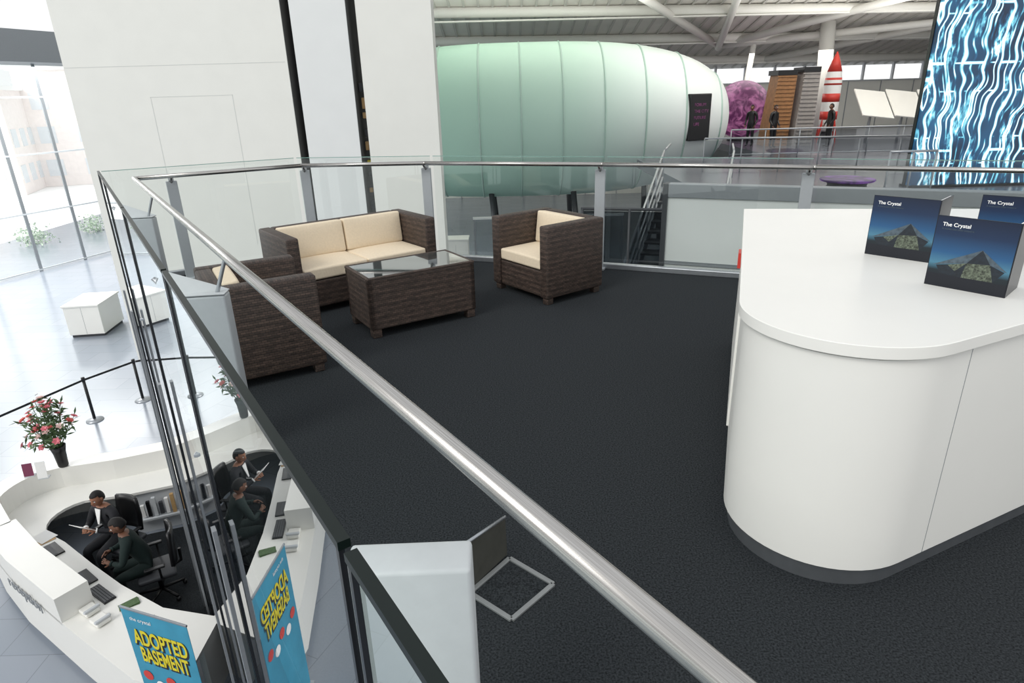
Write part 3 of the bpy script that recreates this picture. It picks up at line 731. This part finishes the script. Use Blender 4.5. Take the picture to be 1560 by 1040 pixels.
def standpose():
    return {'hip':(0,0,.95),'belly':(0,0,1.1),'chest':(0,0,1.28),'neck0':(0,0,1.45),'neck1':(0,.01,1.53),
    'shL':(-.18,0,1.41),'elL':(-.24,-.02,1.13),'wrL':(-.22,.12,.93),'shR':(.18,0,1.41),'elR':(.24,-.02,1.13),'wrR':(.22,.12,.93),
    'thL':(-.09,0,.9),'knL':(-.10,.03,.50),'anL':(-.11,0,.09),'toL':(-.12,.14,.045),'thR':(.09,0,.9),'knR':(.10,.03,.50),'anR':(.11,0,.09),'toR':(.12,.14,.045)}
rz1=math.radians(160)
p1=person('seated_receptionist',(-5.70,7.62,ZL),rz1,seatpose(.12,.36,.88,.10),M['suit'],M['skin'],headrot=(-.22,0,.1))
box('papers',(0,.44,.96),(.22,.005,.30),M['paper'],p1,rot=(-.8,0,0))
chair((-5.68,7.58),rz1)
rz2=math.radians(120)
p2=person('seated_receptionist',(-4.90,6.98,ZL),rz2,seatpose(.22,.42,.83,.16),M['green'],M['skin2'],shirt=False,headrot=(-.4,0,0))
chair((-4.86,6.96),rz2)
GZ=-.74
person('standing_visitor',(10.75,29.5,GZ),2.4,standpose(),M['black'],M['skin2'],seated=False,shirt=False,headrot=(0,0,0))
person('standing_visitor',(11.3,28.4,GZ),-2.6,standpose(),M['black'],M['skin2'],seated=False,shirt=False,headrot=(0,0,0))
person('standing_visitor',(13.6,28.2,GZ),1.6,standpose(),M['black'],M['skin2'],seated=False,shirt=False,headrot=(0,0,0))

# ---------------------------------------------------------------- exhibition hall
gp=[(5.0,17.4),(9.0,15.4),(31,15.4),(31,42),(10.2,42),(10.2,25.4),(5.0,25.4)]
prism('floor_gallery',gp,GZ-.3,GZ,M['gfloor'])
pc=Vector((.8,29.0,.59)); HL=8.57; PR=3.1; n=2.8
g=group('exhibition_pod',pc)
prof=[]
K=64
for i in range(K+1):
    t=-1+2*i/K; t=math.copysign(abs(math.sin(t*pi/2)),t); prof.append((max(.01,(1-abs(t)**n)**(1/n))*PR,t*HL))
bm=bmesh.new(); rings=[]; S=72
for rr,z in prof: rings.append([bm.verts.new((z,rr*math.cos(2*pi*i/S),rr*math.sin(2*pi*i/S))) for i in range(S)])
for a,b_ in zip(rings,rings[1:]):
    for i in range(S): bm.faces.new((a[i],a[(i+1)%S],b_[(i+1)%S],b_[i]))
bm.faces.new(rings[0]); bm.faces.new(rings[-1])
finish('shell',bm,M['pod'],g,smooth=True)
def podr(x): return (1-abs(x/HL)**n)**(1/n)*PR
for k in range(-5,6):
    x=k*1.62-.2
    if abs(x)<HL*.97:
        rr=podr(x)+.004
        tube('seam_%d'%k,[(x,rr*math.cos(2*pi*i/64),rr*math.sin(2*pi*i/64)) for i in range(65)],.035,M['seam'],g)
x=6.85; yy=-podr(x)
e=D.objects.new('entrance',None); e.location=(x,yy,.08); e.rotation_euler=(0,0,math.radians(22)); link(e,g)
box('portal',(0,.22,0),(.98,.50,1.75),M['black'],e,bevel=.03)
for k,s_ in enumerate(('FORUM','THE CITY','FUTURE','LIFE')):
    text('portal_text_%d'%k,s_,.16,M['globe'],e,(-.32,-.045,.42-.24*k),(pi/2,0,0),.002)
for k,x in enumerate((-5,-1.5,2,5.5)):
    for s in (-1,1):
        tube('leg_%d_%d'%(k,s),[(x,s*1.2,-podr(x)*.9),(x+.2,s*1.8,ZL-.59)],.12,M['dgrey'],g,12)
# low glazed partition and equipment row under the pod
g=group('lobby_partition')
for k in range(5):
    box('frame_%d'%k,(-1.2+1.3*k,22.5,ZL+1.1),(.06,.06,2.2),M['grey'],g)
    if k<4: quad('glass_%d'%k,[(-1.2+1.3*k,22.5,ZL+.1),(.1+1.3*k,22.5,ZL+.1),(.1+1.3*k,22.5,ZL+2.15),(-1.2+1.3*k,22.5,ZL+2.15)],M['glassm'],g)
box('head_rail',(1.4,22.5,ZL+2.2),(5.3,.08,.08),M['wall2'],g)
# stair up to the gallery
g=group('staircase')
s0=Vector((5.0,17.3,GZ)); s1=Vector((2.6,11.3,-3.3)); NS=15; ddir=(s1-s0); sa=math.atan2(ddir.y,ddir.x)
for i in range(NS):
    p=s0.lerp(s1,(i+.5)/NS); box('tread_%d'%i,(p.x,p.y,p.z),(.44,1.7,.05),M['dgrey'],g,rz=sa)
side=Vector((-ddir.y,ddir.x,0)).normalized()*.88
for s in (-1,1):
    a=s0+side*s;b_=s1+side*s
    bm=bmesh.new(); vs=[bm.verts.new(p) for p in (a+Vector((0,0,.05)),b_+Vector((0,0,.05)),b_-Vector((0,0,.3)),a-Vector((0,0,.3)))]; bm.faces.new(vs)
    o=finish('stringer_%d'%s,bm,M['alu'],g); o.modifiers.new('S','SOLIDIFY').thickness=.04
    for h_ in (.98,.6,.3): tube('rail_%d_%d'%(s,int(h_*100)),[a+Vector((0,0,h_)),b_+Vector((0,0,h_))],.026,M['alu'],g,10)
    for k in range(7):
        p=a.lerp(b_,k/6); tube('baluster_%d_%d'%(s,k),[p,p+Vector((0,0,.98))],.022,M['grey'],g,8)
    quad('glass_%d'%s,[a+Vector((0,0,.1)),b_+Vector((0,0,.1)),b_+Vector((0,0,.85)),a+Vector((0,0,.85))],M['glassd'],g)
    tube('level_rail_%d'%s,[a+Vector((0,0,.98)),a+Vector((.7,2.2,.98))],.026,M['alu'],g,10)
g=group('stairwell_screen')
box('glass_panel',(1.62,8.7,-.5),(1.25,.02,1.5),M['glassd'],g,rz=-.25)
tube('top_rail',[(1.0,8.86,.28),(2.3,8.54,.28)],.02,M['dgrey'],g,12)
for k in range(3): tube('upright_%d'%k,[(1.02+.62*k,8.85-.155*k,-1.4),(1.02+.62*k,8.85-.155*k,.28)],.018,M['dgrey'],g,10)
box('landing',(1.9,9.6,-1.5),(2.6,2.2,.2),M['dgrey'],g,rz=-.25)
def guard(p,q,nn,z,gm):
    g=group('glass_guardrail'); p=Vector((*p,z)); q=Vector((*q,z))
    tube('top_rail',[p+Vector((0,0,1.0)),q+Vector((0,0,1.0))],.028,M['alu'],g,10)
    tube('mid_rail',[p+Vector((0,0,.12)),q+Vector((0,0,.12))],.02,M['alu'],g,10)
    for k in range(nn+1):
        a=p.lerp(q,k/nn); tube('upright_%d'%k,[a,a+Vector((0,0,1))],.022,M['grey'],g,8)
    quad('glass',[p+Vector((0,0,.14)),q+Vector((0,0,.14)),q+Vector((0,0,.94)),p+Vector((0,0,.94))],gm,g)
guard((6.3,21.2),(13.0,19.8),6,GZ,M['glassm']); guard((8.4,25.0),(18.5,24.6),8,GZ,M['glassm']); guard((9.0,15.5),(10.1,15.5),2,GZ,M['glassm'])
g=group('illuminated_globe',(11.62,33.4,.70))
bm=bmesh.new(); bmesh.ops.create_uvsphere(bm,u_segments=48,v_segments=32,radius=1.33); finish('sphere',bm,M['globe'],g,smooth=True)
lathe('stand',[(.6,-1.44),(.5,-1.37),(.35,-1.2)],M['black'],g)
def tower(name,x0,x1,y,z1,mt,lean):
    g=group(name,((x0+x1)/2,y,GZ)); w=x1-x0; h=z1-GZ
    bm=bmesh.new()
    P=[(-w/2-.1,0),(w/2,0),(w/2+lean,h),(-w/2+lean+.1,h)]
    a=[bm.verts.new((x,-.5,z)) for x,z in P]; b_=[bm.verts.new((x,.5,z)) for x,z in P]
    bm.faces.new(a); bm.faces.new(b_[::-1])
    for k in range(4): bm.faces.new((a[k],a[(k+1)%4],b_[(k+1)%4],b_[k]))
    finish('body',bm,mt,g)
    box('cap',(lean,0,h+.06),(w-.04,1.1,.2),M['black'],g)
    for k in range(18):
        z=.15+k*h/18.5; t=z/h; box('slat_%d'%k,(lean*t,-.52,z),(w*.94,.06,.05),mt,g)
tower('timber_tower',11.55,12.42,30,2.2,M['timber'],.10)
tower('slatted_tower',12.66,13.42,29.8,2.3,M['stone'],.0)
g=group('striped_rocket',(14.62,30.6,GZ))
lathe('body',[(.33,.5),(.36,1.0),(.36,2.6),(.30,3.0),(.18,3.4),(.02,3.8)],M['paper'],g)
for k,(a,b_,ra,rb) in enumerate([(1.0,1.35,.365,.365),(1.75,2.1,.365,.365),(2.45,2.75,.365,.345),(3.0,3.8,.305,.02)]):
    lathe('stripe_%d'%k,[(ra,a),(rb,b_)] if k<3 else [(.305,3.0),(.186,3.4),(.02,3.82)],M['red'],g)
for k in range(4):
    bm=bmesh.new(); bm.faces.new([bm.verts.new(p) for p in ((.3,0,.9),(.55,0,0),(.5,0,.5),(.3,0,1.3))]); o=finish('fin_%d'%k,bm,M['red'],g,rot=(0,0,k*pi/2+.4)); o.modifiers.new('S','SOLIDIFY').thickness=.04
lathe('nozzle',[(.3,0),(.2,.5)],M['dgrey'],g)
g=group('tilted_display_panel',(17.3,29.5,GZ))
for k in range(3):
    box('board_%d'%k,(-1.3+1.4*k,0,1.65-.05*k),(1.38,.06,1.7),M['white'],g,rot=(-.9,.12,0),bevel=.01)
    tube('support_%d'%k,[(-1.3+1.4*k,.2,0),(-1.3+1.4*k,.1,1.5)],.06,M['grey'],g)
g=group('led_video_wall',(13.3,16.6,GZ))
box('screen',(0,0,2.9),(6.2,.12,5.7),M['led'],g)
box('back_frame',(0,.12,2.9),(6.24,.12,5.76),M['black'],g)
box('base',(0,.05,.03),(6.24,.5,.06),M['black'],g)
g=group('touch_table',(8.6,16.5,GZ))
lathe('top',[(.62,.22),(.65,.26),(.62,.28)],M['purple'],g); lathe('column',[(.5,0),(.45,.12),(.5,.22)],M['black'],g)
g=group('wall_far')
box('lower',(12,42.1,-1.3),(40,.2,6.4),M['wall'],g)
box('upper',(12,42.1,3.9),(40,.2,2.0),M['wall'],g)
for k in range(20): box('panel_joint_%d'%k,(-7+k*2,41.98,-1.3),(.04,.04,6.4),M['grey'],g)
g=group('window_3')
for i in range(22): box('mullion_%d'%i,(-7+i*1.8,42,2.4),(.10,.2,1.0),M['soft'],g)
box('sill',(12,41.95,1.9),(40,.2,.08),M['soft'],g)
g=group('wall_right')
box('panel',(31.1,28.7,1.5),(.2,27,12),M['wall'],g)
for k in range(9): box('panel_joint_%d'%k,(30.98,16+k*3,1.5),(.03,.06,12),M['grey'],g)
zc=lambda y:5.4-(y-30)*.21
g=group('ceiling')
quad('deck',[(-12,13,zc(13)),(32,13,zc(13)),(32,42.5,zc(42.5)),(-12,42.5,zc(42.5))],M['roof'],g)
sl=math.atan(-.21)
for k in range(60):
    x=-6+k*.62; box('rib_%d'%k,(x,29,zc(29)-.03),(.10,27,.06),M['rib'],g,rot=(sl,0,0))
g=group('roof_beam')
for k,y in enumerate((23.5,27.0,30.5,34.5,38.5)):
    z=zc(y)-.3
    a0=Vector((-8,y,z+.1)); b0=Vector((30,y+1.5,zc(y+1.5)-.3))
    tube('beam_%d'%k,[a0,b0],.21,M['beam'],g,14)
    lineseg('flange_%d'%k,a0.xy,b0.xy,.34,z-.36,z-.30,M['beam'],g)
for k,(a,b_) in enumerate([((11,36,zc(36)-.4),(24,22,zc(22)-.4)),((11,36,zc(36)-.4),(30,30,zc(30)-.5)),((11,36,zc(36)-.4),(2,24,zc(24)-.5)),((11,36,zc(36)-.5),(8,22,zc(22)-.5)),((14,40,zc(40)-.3),(30,25,zc(25)-.5))]):
    tube('diagonal_%d'%k,[a,b_],.17,M['beam'],g,12)
tube('trim_2',[(12.2,35.5,-.74),(12.7,35.5,zc(35.5))],.14,M['beam'],None,14)
tube('trim_3',[(15.9,34,-.74),(15.6,34,zc(34))],.34,M['beam'],None,14)

# ---------------------------------------------------------------- lights
w_=D.worlds.new('World'); C.scene.world=w_; w_.use_nodes=True; nt=w_.node_tree; bg=nt.nodes['Background']
tc=N(nt,'ShaderNodeTexCoord'); sp=N(nt,'ShaderNodeSeparateXYZ'); nt.links.new(tc.outputs['Generated'],sp.inputs[0])
r=N(nt,'ShaderNodeValToRGB'); e=r.color_ramp.elements; e[0].position=.0; e[0].color=(.97,.98,.99,1); e[1].position=.6; e[1].color=(.78,.80,.83,1)
nt.links.new(sp.outputs['Z'],r.inputs[0]); nt.links.new(r.outputs[0],bg.inputs[0]); bg.inputs[1].default_value=1.1
def area(name,loc,size,power,rot,col=(1,1,1)):
    l=D.lights.new(name,'AREA'); l.shape='RECTANGLE'; l.size,l.size_y=size; l.energy=power; l.color=col
    o=D.objects.new(name,l); o.location=loc; o.rotation_euler=rot; link(o); return o
area('hall_fill',(12,24,5.4),(14,5),600,(0,0,0),(1,.97,.92))  # added downward fills to brighten the far hall, not actual fittings
area('hall_fill',(14,34,3.3),(14,3),400,(0,0,0),(1,.97,.92))
area('hall_fill_up',(16,27,2.6),(10,4),600,(pi,0,0),(1,.98,.95))  # added upward fills to lighten the hall ceiling, not actual fittings
area('hall_fill_up',(1,27,4.1),(10,1.2),420,(pi,0,0),(1,.98,.95))
area('lobby_fill',(-18,23,3.2),(6,12),1700,(0,0,.33),(1,1,1))  # added fill to brighten the lobby floor near the glazing
area('outdoor_daylight',(-44,46,9),(20,20),4500,(0,math.radians(-10),0),(1,1,1))
s=D.lights.new('sun','SUN'); s.energy=1.25; s.angle=math.radians(25); s.color=(1,.98,.94); o=D.objects.new('sun',s); o.rotation_euler=(math.radians(35),math.radians(-38),0); link(o)

# ---------------------------------------------------------------- camera
f=975; p=math.atan2(380,f); a=math.radians(1.6)
fw=Vector((0,math.cos(p),-math.sin(p))); r0=Vector((1,0,0)); u0=r0.cross(fw)
rr=r0*math.cos(a)-u0*math.sin(a); uu=rr.cross(fw)
cd=D.cameras.new('camera'); cd.sensor_width=36; cd.lens=f/1560*36; cd.clip_start=.05; cd.clip_end=300
c=D.objects.new('camera',cd); link(c)
mm=Matrix((rr,uu,-fw)).transposed().to_4x4(); mm.translation=(0,0,1.8); c.matrix_world=mm
C.scene.camera=c
